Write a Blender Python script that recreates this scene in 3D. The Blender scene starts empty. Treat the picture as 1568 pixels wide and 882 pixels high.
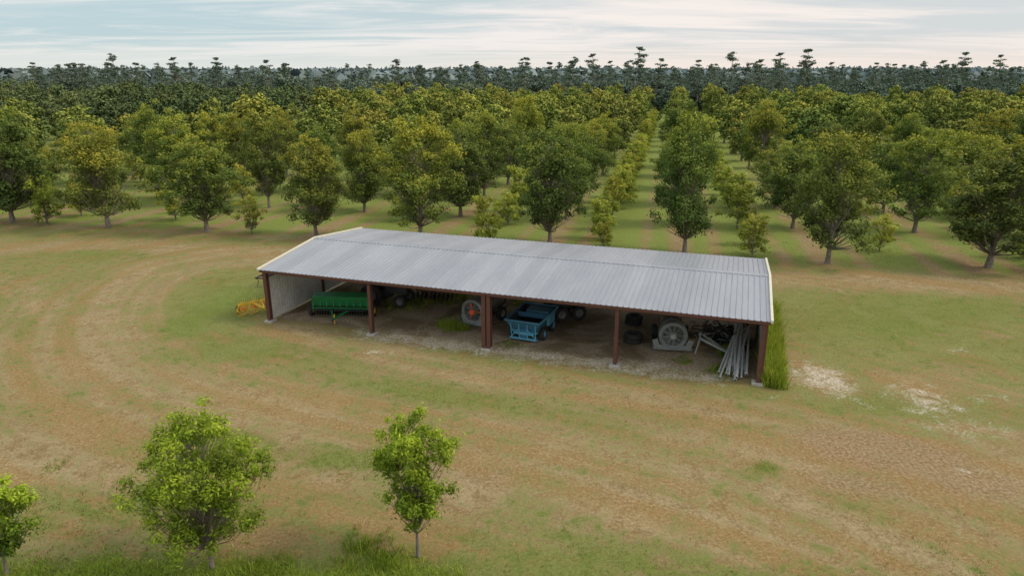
import bpy, math, numpy as np
from mathutils import Vector, Matrix
R=math.radians
scene=bpy.context.scene
scene.view_settings.view_transform='Standard'
scene.view_settings.look='None'
scene.view_settings.exposure=0
col=scene.collection

# ------------------------------------------------------------------ node helpers
class NT:
    def __init__(s,nt): s.nt=nt
    def n(s,t,**k):
        x=s.nt.nodes.new(t)
        for a,b in k.items(): setattr(x,a,b)
        return x
    def l(s,a,b): s.nt.links.new(a,b)
    def inp(s,node,i,v):
        if hasattr(v,'is_output'): s.l(v,node.inputs[i])
        else: node.inputs[i].default_value=v
    def math(s,op,a,b=0.0,clamp=False):
        x=s.n('ShaderNodeMath',operation=op); x.use_clamp=clamp
        s.inp(x,0,a); s.inp(x,1,b); return x.outputs[0]
    def mix(s,f,a,b,blend='MIX'):
        x=s.n('ShaderNodeMix',data_type='RGBA',blend_type=blend)
        s.inp(x,0,f)
        for i,v in ((6,a),(7,b)):
            if hasattr(v,'is_output'): s.l(v,x.inputs[i])
            else: x.inputs[i].default_value=(v[0],v[1],v[2],1)
        return x.outputs[2]
    def noise(s,vec,scale,detail=4,rough=.55,dist=0.0):
        x=s.n('ShaderNodeTexNoise'); x.inputs['Scale'].default_value=scale
        x.inputs['Detail'].default_value=detail; x.inputs['Roughness'].default_value=rough
        x.inputs['Distortion'].default_value=dist
        if vec is not None: s.l(vec,x.inputs['Vector'])
        return x.outputs['Fac']
    def smooth(s,v,a,b,lo=0.0,hi=1.0):
        x=s.n('ShaderNodeMapRange',interpolation_type='SMOOTHSTEP')
        s.inp(x,0,v); x.inputs[1].default_value=a; x.inputs[2].default_value=b
        x.inputs[3].default_value=lo; x.inputs[4].default_value=hi
        return x.outputs[0]
    def scale(s,c,f):
        x=s.n('ShaderNodeVectorMath',operation='SCALE'); s.l(c,x.inputs[0]); s.inp(x,'Scale',f); return x.outputs[0]
    def mapping(s,vec,scale=(1,1,1),rot=(0,0,0),loc=(0,0,0)):
        x=s.n('ShaderNodeMapping'); s.l(vec,x.inputs[0])
        x.inputs[1].default_value=loc; x.inputs[2].default_value=rot; x.inputs[3].default_value=scale
        return x.outputs[0]
def newmat(name):
    m=bpy.data.materials.new(name); m.use_nodes=True
    nt=m.node_tree; nt.nodes.clear()
    T=NT(nt); T.out=T.n('ShaderNodeOutputMaterial')
    return m,T

def paint(name,c,rough=.5,metal=0.0,dirt=(.09,.065,.045),amt=.45,scale=3.0,bump=0.0):
    m,T=newmat(name)
    tc=T.n('ShaderNodeTexCoord').outputs['Object']
    n1=T.noise(tc,scale,6,.65); n2=T.noise(tc,scale*7,3,.6)
    f=T.math('MULTIPLY',T.smooth(T.math('ADD',T.math('MULTIPLY',n1,.7),T.math('MULTIPLY',n2,.3)),.42,.68),amt)
    c2=T.mix(T.smooth(n2,.3,.7),tuple(x*.8 for x in c),tuple(min(1,x*1.12) for x in c))
    cc=T.mix(f,c2,dirt)
    b=T.n('ShaderNodeBsdfPrincipled'); T.l(cc,b.inputs['Base Color'])
    b.inputs['Metallic'].default_value=metal
    T.inp(b,'Roughness',T.smooth(n1,.2,.8,rough-.08,rough+.15))
    T.l(b.outputs[0],T.out.inputs[0]); return m

M_rust=paint('red_oxide_steel',(.12,.045,.032),.6,0,(.06,.035,.026),.6)
M_white=paint('white_sheet_metal',(.66,.68,.67),.5,0,(.32,.28,.22),.4,1.0)
M_cream=paint('cream_trim',(.68,.63,.50),.5,0,(.3,.25,.18),.3)
M_conc=paint('concrete',(.42,.40,.36),.9,0,(.2,.17,.13),.5)
M_green=paint('green_paint',(.015,.20,.06),.4,0,(.05,.05,.03),.35)
M_yellow=paint('yellow_paint',(.78,.48,.02),.45,0,(.2,.12,.04),.25)
M_orange=paint('orange_paint',(.85,.14,.03),.45,0,(.2,.08,.04),.2)
M_rubber=paint('rubber',(.018,.018,.02),.8,0,(.08,.07,.06),.4)
M_black=paint('black_steel',(.025,.027,.032),.5,.1,(.07,.055,.045),.4)
M_blue=paint('blue_paint',(.045,.17,.28),.45,0,(.06,.06,.06),.5)
M_lblue=paint('light_blue_paint',(.09,.35,.52),.45,0,(.1,.1,.1),.3)
M_galv=paint('galvanized_steel',(.26,.28,.285),.5,.2,(.14,.12,.1),.6)
M_dgalv=paint('weathered_galvanized_steel',(.17,.18,.185),.5,.2,(.10,.09,.08),.5)
M_lgrey=paint('pale_grey_paint',(.36,.40,.38),.5,0,(.2,.18,.15),.45)
M_pipe=paint('aluminium_pipe',(.55,.57,.58),.4,.2,(.25,.22,.18),.4)
M_dark=paint('dark_inside',(.012,.012,.012),.9)

# roof metal
def roofmat():
    m,T=newmat('galvalume_roof')
    tc=T.n('ShaderNodeTexCoord').outputs['Object']
    sx=T.n('ShaderNodeSeparateXYZ'); T.l(tc,sx.inputs[0])
    pan=T.math('FLOOR',T.math('DIVIDE',sx.outputs[0],.912))
    wn=T.n('ShaderNodeTexWhiteNoise',noise_dimensions='1D'); T.l(pan,wn.inputs['W'])
    n1=T.noise(T.mapping(tc,(.5,.12,1)),1.2,5,.6)
    n2=T.noise(T.mapping(tc,(6,.5,1)),2,4,.6)
    v=T.math('ADD',T.math('MULTIPLY',wn.outputs[0],.16),T.math('ADD',T.math('MULTIPLY',n1,.5),T.math('MULTIPLY',n2,.35)))
    c=T.mix(T.smooth(v,.25,.85),(.29,.30,.335),(.41,.42,.455))
    b=T.n('ShaderNodeBsdfPrincipled'); T.l(c,b.inputs['Base Color'])
    b.inputs['Metallic'].default_value=.35; b.inputs['Roughness'].default_value=.45
    T.l(b.outputs[0],T.out.inputs[0]); return m
M_roof=roofmat()

def leafmat(name,dark,mid,light,trans=.3):
    m,T=newmat(name)
    at=T.n('ShaderNodeAttribute',attribute_name='tint')
    sp=T.n('ShaderNodeSeparateColor'); T.l(at.outputs['Color'],sp.inputs[0])
    oi=T.n('ShaderNodeObjectInfo')
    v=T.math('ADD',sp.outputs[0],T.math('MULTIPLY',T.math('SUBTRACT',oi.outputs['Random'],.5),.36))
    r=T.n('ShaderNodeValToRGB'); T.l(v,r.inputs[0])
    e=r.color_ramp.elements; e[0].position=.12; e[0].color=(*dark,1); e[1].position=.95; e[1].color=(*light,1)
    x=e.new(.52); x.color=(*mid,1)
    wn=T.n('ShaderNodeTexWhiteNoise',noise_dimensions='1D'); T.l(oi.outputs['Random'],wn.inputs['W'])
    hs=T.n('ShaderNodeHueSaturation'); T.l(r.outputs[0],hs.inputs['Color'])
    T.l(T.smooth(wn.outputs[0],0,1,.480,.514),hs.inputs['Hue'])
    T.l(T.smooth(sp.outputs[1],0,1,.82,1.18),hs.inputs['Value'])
    if trans<=0:
        d=T.n('ShaderNodeBsdfDiffuse'); T.l(hs.outputs[0],d.inputs[0]); T.l(d.outputs[0],T.out.inputs[0]); return m
    d=T.n('ShaderNodeBsdfPrincipled'); T.l(hs.outputs[0],d.inputs['Base Color']); d.inputs['Roughness'].default_value=.6
    d.inputs['Specular IOR Level'].default_value=.2
    t=T.n('ShaderNodeBsdfTranslucent'); T.l(T.mix(1.0,hs.outputs[0],(1.0,1.0,.55),'MULTIPLY'),t.inputs[0])
    mx=T.n('ShaderNodeMixShader'); mx.inputs[0].default_value=trans
    T.l(d.outputs[0],mx.inputs[1]); T.l(t.outputs[0],mx.inputs[2]); T.l(mx.outputs[0],T.out.inputs[0])
    return m
L_pecan=leafmat('pecan_foliage',(.066,.104,.028),(.162,.218,.046),(.43,.41,.050),.35)
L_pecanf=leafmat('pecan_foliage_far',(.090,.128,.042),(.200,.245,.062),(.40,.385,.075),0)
L_young=leafmat('young_foliage',(.20,.25,.045),(.38,.42,.07),(.58,.56,.10),.4)
L_fore=leafmat('sapling_foliage',(.08,.130,.014),(.22,.30,.025),(.48,.56,.05),.4)
L_wood=leafmat('woodland_foliage',(.065,.098,.045),(.11,.15,.065),(.19,.22,.08),0)
L_pine=leafmat('hazed_pine_foliage',(.095,.135,.095),(.13,.175,.130),(.17,.215,.155),0)  # paler greens with distance haze painted into the base colours
L_far=leafmat('hazed_far_forest_foliage',(.15,.20,.20),(.18,.23,.23),(.21,.26,.26),0)  # bluish aerial haze painted straight into the leaf colours
L_grass=leafmat('grass_blades',(.11,.13,.028),(.20,.21,.052),(.36,.33,.12),.3)
L_weed=leafmat('weed_blades',(.13,.20,.022),(.25,.34,.04),(.44,.48,.08),.4)
def barkmat():
    m,T=newmat('bark')
    tc=T.n('ShaderNodeTexCoord').outputs['Object']
    n=T.noise(T.mapping(tc,(6,6,1.5)),2,5,.7)
    b=T.n('ShaderNodeBsdfPrincipled'); T.l(T.mix(T.smooth(n,.3,.7),(.09,.075,.06),(.26,.23,.19)),b.inputs['Base Color'])
    b.inputs['Roughness'].default_value=.9
    T.l(b.outputs[0],T.out.inputs[0]); return m
M_bark=barkmat()

# ------------------------------------------------------------------ camera
cam=bpy.data.cameras.new('camera'); co=bpy.data.objects.new('camera',cam); col.objects.link(co)
cam.lens=24; cam.sensor_width=36; cam.clip_end=20000; cam.clip_start=.5
co.location=(0,0,15.5); co.rotation_euler=(R(90-17.4),0,0)
scene.camera=co

# ------------------------------------------------------------------ world
SUN_EL=44; SUN_AZ=95      # azimuth clockwise from +Y
w=bpy.data.worlds.new('World'); scene.world=w; w.use_nodes=True
w.node_tree.nodes.clear(); T=NT(w.node_tree)
sky=T.n('ShaderNodeTexSky',sky_type='NISHITA'); sky.sun_disc=False
sky.sun_elevation=R(SUN_EL); sky.sun_rotation=R(SUN_AZ)
tc=T.n('ShaderNodeTexCoord').outputs['Generated']
sp=T.n('ShaderNodeSeparateXYZ'); T.l(tc,sp.inputs[0])
den=T.math('ADD',T.math('MAXIMUM',sp.outputs[2],0.0),.055)
px=T.math('DIVIDE',sp.outputs[0],den); py=T.math('DIVIDE',sp.outputs[1],den)
cb=T.n('ShaderNodeCombineXYZ'); T.l(px,cb.inputs[0]); T.l(py,cb.inputs[1])
n1=T.noise(T.mapping(cb.outputs[0],(.30,.75,1),(0,0,.28)),1.0,9,.6,1.5)
n2=T.noise(T.mapping(cb.outputs[0],(.14,.32,1),(0,0,-.15),(3,1,0)),1.0,4,.5,.5)
m1=T.smooth(T.math('ADD',T.math('MULTIPLY',n1,.60),T.math('MULTIPLY',n2,.55)),.47,.68)
side=T.smooth(sp.outputs[0],-.45,.35)
cl=T.mix(side,(8.6,8.5,8.35),(9.4,8.65,8.2))
base=T.mix(side,(5.3,6.8,7.3),(6.9,7.2,7.4))
skyc=T.mix(.85,sky.outputs[0],base)
c=T.mix(m1,skyc,cl)
hz=T.smooth(sp.outputs[2],0.0,.05)
c=T.mix(hz,T.mix(side,(7.5,7.8,7.4),(9.1,8.1,7.3)),c)
c=T.scale(c,T.smooth(sp.outputs[2],.13,.7,1.0,1.45))
bg=T.n('ShaderNodeBackground'); T.l(c,bg.inputs[0]); bg.inputs[1].default_value=.1
wo=T.n('ShaderNodeOutputWorld'); T.l(bg.outputs[0],wo.inputs[0])
sl=bpy.data.lights.new('sun','SUN'); sl.energy=2.1; sl.angle=R(14); sl.color=(1,.90,.74)
so=bpy.data.objects.new('sun',sl); col.objects.link(so)
az=R(SUN_AZ); el=R(SUN_EL)
d=Vector((math.sin(az)*math.cos(el),math.cos(az)*math.cos(el),math.sin(el)))
so.rotation_euler=(-d).to_track_quat('-Z','Y').to_euler(); so.location=(30,-20,60)

# ------------------------------------------------------------------ layout constants
SH=(-15.92,42.13); UX=(.95,-.3125); UY=(.3125,.95)
nrm=math.hypot(*UX); UX=(UX[0]/nrm,UX[1]/nrm); UY=(-UX[1],UX[0])
def sh2w(x,y,z=0): return (SH[0]+UX[0]*x+UY[0]*y, SH[1]+UX[1]*x+UY[1]*y, z)
RD=(.2217,.975)    # orchard row direction
def rowpt(k,s): return (3.6+11.8*k+RD[0]*s, 63.0-2.3*k+RD[1]*s)

# ------------------------------------------------------------------ ground
def axis(lo,hi,st,far):
    a=list(np.arange(lo,hi+1e-6,st)); 
    x=hi; s=st
    right=[]
    while x<far: s*=1.35; x+=s; right.append(x)
    x=lo; s=st; left=[]
    while x>-far: s*=1.35; x-=s; left.append(x)
    return np.array(left[::-1]+a+right)
gx=axis(-64,64,.36,6000); gy=axis(8,112,.36,6000)
X,Y=np.meshgrid(gx,gy); X=X.ravel(); Y=Y.ravel()
def pdist(poly,sig=False):
    best=np.full(X.shape,1e9); along=np.zeros(X.shape); s=0; sg=np.zeros(X.shape)
    for (ax,ay),(bx,by) in zip(poly[:-1],poly[1:]):
        L=math.hypot(bx-ax,by-ay); ux,uy=(bx-ax)/L,(by-ay)/L
        t=np.clip((X-ax)*ux+(Y-ay)*uy,0,L)
        dx=X-(ax+ux*t); dy=Y-(ay+uy*t); dd=np.hypot(dx,dy)
        m=dd<best; best[m]=dd[m]; along[m]=(s+t)[m]; sg[m]=np.sign(ux*dy-uy*dx)[m]
        s+=L
    return (best,along,sg) if sig else best
def smoothpoly(p,it=3):
    for _ in range(it):
        q=[p[0]]
        for a,b in zip(p[:-1],p[1:]):
            q+= [(a[0]*.75+b[0]*.25,a[1]*.75+b[1]*.25),(a[0]*.25+b[0]*.75,a[1]*.25+b[1]*.75)]
        q.append(p[-1]); p=q
    return p
g=lambda d,w: np.exp(-(d/w)**2)
T1=smoothpoly([(-110,66),(-70,63),(-47.8,61.9),(-41,63.0),(-31.9,61.9),(-24.2,60),(0,56),(21,51.5),(40,49.5),(70,46)])
T2=smoothpoly([(-14,58.5),(-24,57.5),(-27.5,53),(-26.7,48),(-23.7,41.2),(-19.1,35.9),(-13.1,32.5),(-5.8,29.6),(.5,27.1),(5.8,24.5),(10.3,21.8),(14,18)])
T3=smoothpoly([(-22,61),(-31.4,57.2),(-30.1,49.6),(-26.7,41.2),(-22,35),(-18.2,32.5),(-13.9,30.3),(-8.6,28.3),(-3.8,26),(.4,24),(4.1,22.2),(7.3,20.3),(10,18.7),(13,15)])
T4=smoothpoly([(-16,41),(-9,37.8),(-4.5,35),(-.8,33.4),(3.9,31.9),(10,30),(14.4,29),(18.2,27.7),(22.5,26.5),(34,25)])
T5=smoothpoly([(-60,55),(-40,51.2),(-33,46),(-28.7,41.2),(-24,33),(-17,27),(-8,23.5),(0,20),(6,16)])
T6=smoothpoly([(-45,44),(-31.4,38.9),(-25,32),(-20,26),(-14,22),(-6,18)])
T7=smoothpoly([(40,44),(24,38),(18,33.5),(12,28),(4,25.5)])
bare=np.zeros(X.shape); ora=np.zeros(X.shape)
def tracks(P,wd,am,off=.85):
    dd=pdist(P); r=am*.60*g(dd,wd*2.0)
    return np.maximum(r, am*.9*np.maximum(g(np.abs(dd)-off,.40),0))
for P,wd,am in ((T1,1.6,.85),(T2,1.0,.65),(T3,1.2,.75),(T4,.7,.6),(T5,.9,.5),(T6,1.2,.45),(T7,.8,.3)):
    t_=tracks(P,wd,am); bare=np.maximum(bare,t_)
    if P in (T2,T3,T5): ora=np.maximum(ora,t_)
d2,a2,s2=pdist(T2,True)
flow=d2*s2
def blob(x,y,rx,ry,am=1,rot=0.0):
    c,s=math.cos(rot),math.sin(rot); u=(X-x)*c+(Y-y)*s; v=-(X-x)*s+(Y-y)*c
    return am*np.exp(-((u/rx)**2+(v/ry)**2))
for b in [(-20,27.7,5,2.2,.6),(-19.9,24.5,4,1.5,.8),(-1.6,23.5,2.2,1.6,.8),(-30,32,6,3,.5),(-4,21.5,3,1,.6),(14,36,4,3,.3),(20,24,5,2.5,.7),(-12,24,5,1.2,.5),(22,33,4,2,.45),(8,21,4,1.5,.5),(-27,45,3,8,.4),(12,26,6,2,.5),(16,20,5,2,.45)]:
    bare=np.maximum(bare,blob(*b))
red=np.zeros(X.shape)
for b in [(16,26,4.2,2.2,1.0,-.3),(13.6,23.4,3.2,1.3,.7,-.2),(18.5,23.5,3,1.6,.7),(-27,50,2.5,4,.5),(-1,24,3,1.5,.5),(8,28,5,1.2,.45,-.3),(-22,33,4,2,.4),(34,57,6,1.6,.5),(4,22.5,3,.7,.45,-.4)]:
    red=np.maximum(red,blob(*b))
red=np.maximum(red,ora*.38)
grn=np.zeros(X.shape)
for b in [(-20.2,46,2.6,4.5,.9),(-21,41.5,2,2.5,.8),(-17,37,4,1.6,.5),(31,45,9,4,.5),(2.6,18.6,5,1.3,.6),(10.5,24.7,.5,.35,1),(9,38,3,1,.2),(-37,60,5,2,.5),(17.5,30,4,1.3,.3),(-8,25.5,4,1,.6),(-13,27,3,1,.6),(-45,48,7,3,.6),(25,41,6,4,.45),(8,18,5,1,.6),(-10,18.2,9,1,.8),(-14,22,4,1.3,.5),(20,19,4,1.5,.4),(-5,31.5,5,1.1,.5,-.3),(-38,40,4,3,.5)]:
    grn=np.maximum(grn,blob(*b))
# orchard region
s_or=(Y-63.0+ (X-3.6)*.195); inor=1/(1+np.exp(-(s_or+2.5)/1.0))
grn=np.maximum(grn,inor*.55)
kk=(X-3.6-RD[0]*(Y-63.0)/RD[1])/(11.8+.2274*2.3)   # row index
fr=np.abs(kk-np.round(kk))*12
strip=g(fr,1.5)*(1/(1+np.exp(-(s_or+3)/.6)))
strip2=g(np.abs(fr-3.2),.9)*(1/(1+np.exp(-(s_or+4)/.9)))*.85
strip=np.maximum(strip,strip2)
bare=np.maximum(bare*(1-.8*inor),strip*(1.0*np.exp(-np.maximum(s_or,0)/90)))
red=np.maximum(red*(1-.6*inor),strip*.62*np.exp(-np.maximum(s_or,0)/30))
left=1/(1+np.exp((X+12)/4))
bare=np.maximum(bare,g((s_or+1.5),1.6)*.7*left)
# shed floor and sand
lx=(X-SH[0])*UX[0]+(Y-SH[1])*UX[1]; ly=(X-SH[0])*UY[0]+(Y-SH[1])*UY[1]
def sbox(a,lo,hi,s): return 1/(1+np.exp(-(a-lo)/s))*1/(1+np.exp((a-hi)/s))
soil=sbox(lx,-.2,30.6,.25)*sbox(ly,.6,12.8,.3)
sand=np.zeros(X.shape)
sand=np.maximum(sand,.80*sbox(lx,5,29.5,1.2)*g(ly-.1,1.45))
for b in [(16.6,33.3,1.9,2.9,.85),(15.2,33.4,1.5,1.8,.55),(20.6,30.8,2.5,2.7,.66),(18.8,24.4,.9,.4,.7),(21,28,3,1.8,.52),(-4.9,38.2,1.9,1.0,.9,-.3),(1.4,36.6,2.0,.8,.95,-.3),(5.6,35.8,1.4,.7,.95),(7.9,35.2,1.6,.8,.95),(10.4,33.5,1.2,.7,.8),(-21.5,24.8,1.2,.3,.6),(-8,36.8,1.5,.6,.6),(16,20.5,.4,.9,.5),(19.5,18,.3,.8,.5),(24,31,1.8,1.2,.5),(17,30,1.4,.9,.45),(26,37,2.4,1.4,.45),(14,31,2,.5,.5,-.2)]:
    sand=np.maximum(sand,blob(*b))
grn*=(1-.9*soil)
nx,ny=len(gx),len(gy)
me=bpy.data.meshes.new('ground')
idx=np.arange(nx*ny).reshape(ny,nx)
F=np.stack([idx[:-1,:-1].ravel(),idx[:-1,1:].ravel(),idx[1:,1:].ravel(),idx[1:,:-1].ravel()],1)
def fillmesh(me,V,F,k):
    me.vertices.add(len(V)); me.vertices.foreach_set('co',V.astype(np.float32).ravel())
    me.loops.add(F.size); me.loops.foreach_set('vertex_index',F.astype(np.int32).ravel())
    me.polygons.add(len(F)); me.polygons.foreach_set('loop_start',np.arange(0,F.size,k,dtype=np.int32))
    me.polygons.foreach_set('loop_total',np.full(len(F),k,dtype=np.int32))
    me.update(calc_edges=True)
Z=.05*np.sin(X*.13+1)*np.sin(Y*.11)*np.clip((Y-14)/10,0,1)*(1-soil)
near=(np.abs(lx-15)<17)&(np.abs(ly-6)<8); Z[near]=0
Z[(X<-62)|(X>62)|(Y>110)]=0
fillmesh(me,np.stack([X,Y,Z*.5],1),F,4)
for nm,(a,b,c_) in {'m1':(bare,grn,red),'m2':(sand,soil,inor),'flow':(flow,a2,0*X)}.items():
    at=me.attributes.new(nm,'FLOAT_COLOR' if nm!='flow' else 'FLOAT_VECTOR','POINT')
    if nm=='flow': at.data.foreach_set('vector',np.stack([a,b,c_],1).astype(np.float32).ravel())
    else: at.data.foreach_set('color',np.stack([a,b,c_,np.ones_like(a)],1).astype(np.float32).ravel())
for p in (me.polygons,): p.foreach_set('use_smooth',np.ones(len(p),dtype=bool))
go=bpy.data.objects.new('ground',me); col.objects.link(go)
m,T=newmat('grass_and_dirt')
geo=T.n('ShaderNodeNewGeometry').outputs['Position']
A1=T.n('ShaderNodeAttribute',attribute_name='m1'); A2=T.n('ShaderNodeAttribute',attribute_name='m2'); A3=T.n('ShaderNodeAttribute',attribute_name='flow')
S1=T.n('ShaderNodeSeparateColor'); T.l(A1.outputs['Color'],S1.inputs[0])
S2=T.n('ShaderNodeSeparateColor'); T.l(A2.outputs['Color'],S2.inputs[0])
nL=T.noise(geo,.07,4,.55,.5); nM=T.noise(geo,.35,6,.62,.8); nS=T.noise(geo,1.3,8,.72,.5); nF=T.noise(geo,7,6,.75); nX=T.noise(geo,30,3,.7)
nW=T.noise(T.mapping(A3.outputs['Vector'],(1.5,.07,1)),1.0,6,.65,.3)
nW2=T.noise(T.mapping(A3.outputs['Vector'],(.5,.03,1),(0,0,0),(7,3,0)),1.0,3,.5,.2)
gv=T.math('ADD',T.math('MULTIPLY',nL,.30),T.math('ADD',T.math('MULTIPLY',nM,.50),T.math('ADD',T.math('MULTIPLY',nS,.70),T.math('ADD',T.math('MULTIPLY',nW,.30),T.math('MULTIPLY',nF,.50)))))  # mean 1.15
gv=T.math('ADD',gv,T.math('MULTIPLY',S1.outputs[1],.24))
gv=T.math('SUBTRACT',gv,T.math('MULTIPLY',S1.outputs[0],.27))
gmask=T.smooth(gv,1.00,1.21)
dry=T.mix(T.smooth(nS,.35,.65),(.235,.165,.075),(.35,.27,.15))
dry=T.mix(T.math('MULTIPLY',T.smooth(nW2,.42,.6),.7),dry,(.275,.170,.065))
dry=T.mix(T.math('MULTIPLY',T.smooth(nF,.5,.72),.5),dry,(.46,.38,.26))
gr=T.mix(T.smooth(nM,.35,.65),(.170,.172,.045),(.225,.215,.078))
gr=T.mix(T.math('MULTIPLY',S1.outputs[1],.75),gr,(.145,.195,.038))
gr=T.mix(T.math('MULTIPLY',T.smooth(nX,.5,.7),.5),gr,(.080,.11,.02))
gr=T.mix(T.math('MULTIPLY',T.smooth(nS,.52,.66),.55),gr,(.105,.15,.028))
gr=T.mix(T.math('MULTIPLY',S2.outputs[2],.55),gr,(.215,.27,.06))
c=T.mix(gmask,dry,gr)
rm=T.smooth(T.math('ADD',S1.outputs[2],T.math('MULTIPLY',T.math('SUBTRACT',nS,.5),1.1)),.3,.75)
c=T.mix(T.math('MULTIPLY',rm,.7),c,T.mix(T.smooth(nF,.35,.65),(.205,.118,.060),(.35,.25,.155)))
fine=T.math('ADD',T.math('MULTIPLY',nF,.6),T.math('MULTIPLY',nX,.4))
sm=T.smooth(T.math('ADD',T.math('MULTIPLY',S2.outputs[0],.85),T.math('ADD',T.math('MULTIPLY',T.math('SUBTRACT',nS,.5),1.7),T.math('MULTIPLY',T.math('SUBTRACT',nF,.5),.8))),.32,.85)
c=T.mix(sm,c,T.mix(T.smooth(nF,.3,.7),(.36,.285,.20),(.56,.49,.40)))
so_=T.math('MULTIPLY',T.smooth(T.math('ADD',S2.outputs[1],T.math('MULTIPLY',T.math('SUBTRACT',nS,.5),.7)),.35,.7),.9)
c=T.mix(T.math('MULTIPLY',so_,T.math('SUBTRACT',1.0,T.math('MULTIPLY',sm,.8))),c,T.mix(T.smooth(nM,.4,.6),(.18,.13,.085),T.mix(T.smooth(nF,.35,.65),(.27,.20,.14),(.42,.34,.26))))
dk=T.smooth(fine,.32,.6,.64,1.17)
b=T.n('ShaderNodeBsdfPrincipled'); T.l(T.scale(c,dk),b.inputs['Base Color']); b.inputs['Roughness'].default_value=.95; b.inputs['Specular IOR Level'].default_value=.1
bp=T.n('ShaderNodeBump'); bp.inputs['Strength'].default_value=.7; bp.inputs['Distance'].default_value=.08
T.l(T.math('ADD',nF,T.math('MULTIPLY',nX,.5)),bp.inputs['Height']); T.l(bp.outputs[0],b.inputs['Normal'])
T.l(b.outputs[0],T.out.inputs[0]); me.materials.append(m)

def sample(field,x,y):
    ix=np.clip(np.searchsorted(gx,x),0,nx-1); iy=np.clip(np.searchsorted(gy,y),0,ny-1)
    return field.reshape(ny,nx)[iy,ix]

# ------------------------------------------------------------------ tree generator
def tubes(segs,sides):
    V=[];F=[];n=0
    for pts,rad in segs:
        pts=np.array(pts)
        for i,p in enumerate(pts):
            t=pts[min(i+1,len(pts)-1)]-pts[max(i-1,0)]; t=t/(np.linalg.norm(t)+1e-9)
            a=np.cross(t,(0,1,0.03)) if abs(t[1])<.9 else np.cross(t,(1,0,0)); a/=np.linalg.norm(a); b=np.cross(t,a)
            th=np.arange(sides)*2*math.pi/sides
            V.append(p+rad[i]*(np.cos(th)[:,None]*a+np.sin(th)[:,None]*b))
        for i in range(len(pts)-1):
            for j in range(sides):
                j2=(j+1)%sides
                F.append((n+i*sides+j,n+i*sides+j2,n+(i+1)*sides+j2,n+(i+1)*sides+j))
        n+=len(pts)*sides
    return np.concatenate(V),np.array(F)
def leafquads(C,N,L,W,rng):
    k=len(C); r=rng.normal(size=(k,3)); a=r-(r*N).sum(1)[:,None]*N; a/=np.linalg.norm(a,axis=1)[:,None]+1e-9
    b=np.cross(N,a); L=L[:,None]; W=W[:,None]
    V=np.stack([C-a*L/2,C+b*W/2,C+a*L/2-N*L*.12,C-b*W/2],1).reshape(-1,3)
    return V
def build(name,parts,mats):
    Vs=[];Fs=[];mi=[];ti=[];n=0
    for V,F_,m_,t in parts:
        Vs.append(V);Fs.append(F_+n);mi.append(np.full(len(F_),m_));ti.append(t if t is not None else np.full((len(V),2),.5)); n+=len(V)
    V=np.concatenate(Vs);F_=np.concatenate(Fs);mi=np.concatenate(mi);ti=np.concatenate(ti)
    me=bpy.data.meshes.new(name); fillmesh(me,V,F_,4)
    me.polygons.foreach_set('material_index',mi.astype(np.int32))
    at=me.attributes.new('tint','FLOAT_COLOR','POINT')
    at.data.foreach_set('color',np.concatenate([ti,np.zeros((len(V),1)),np.ones((len(V),1))],1).astype(np.float32).ravel())
    for m_ in mats: me.materials.append(m_)
    return me
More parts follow.
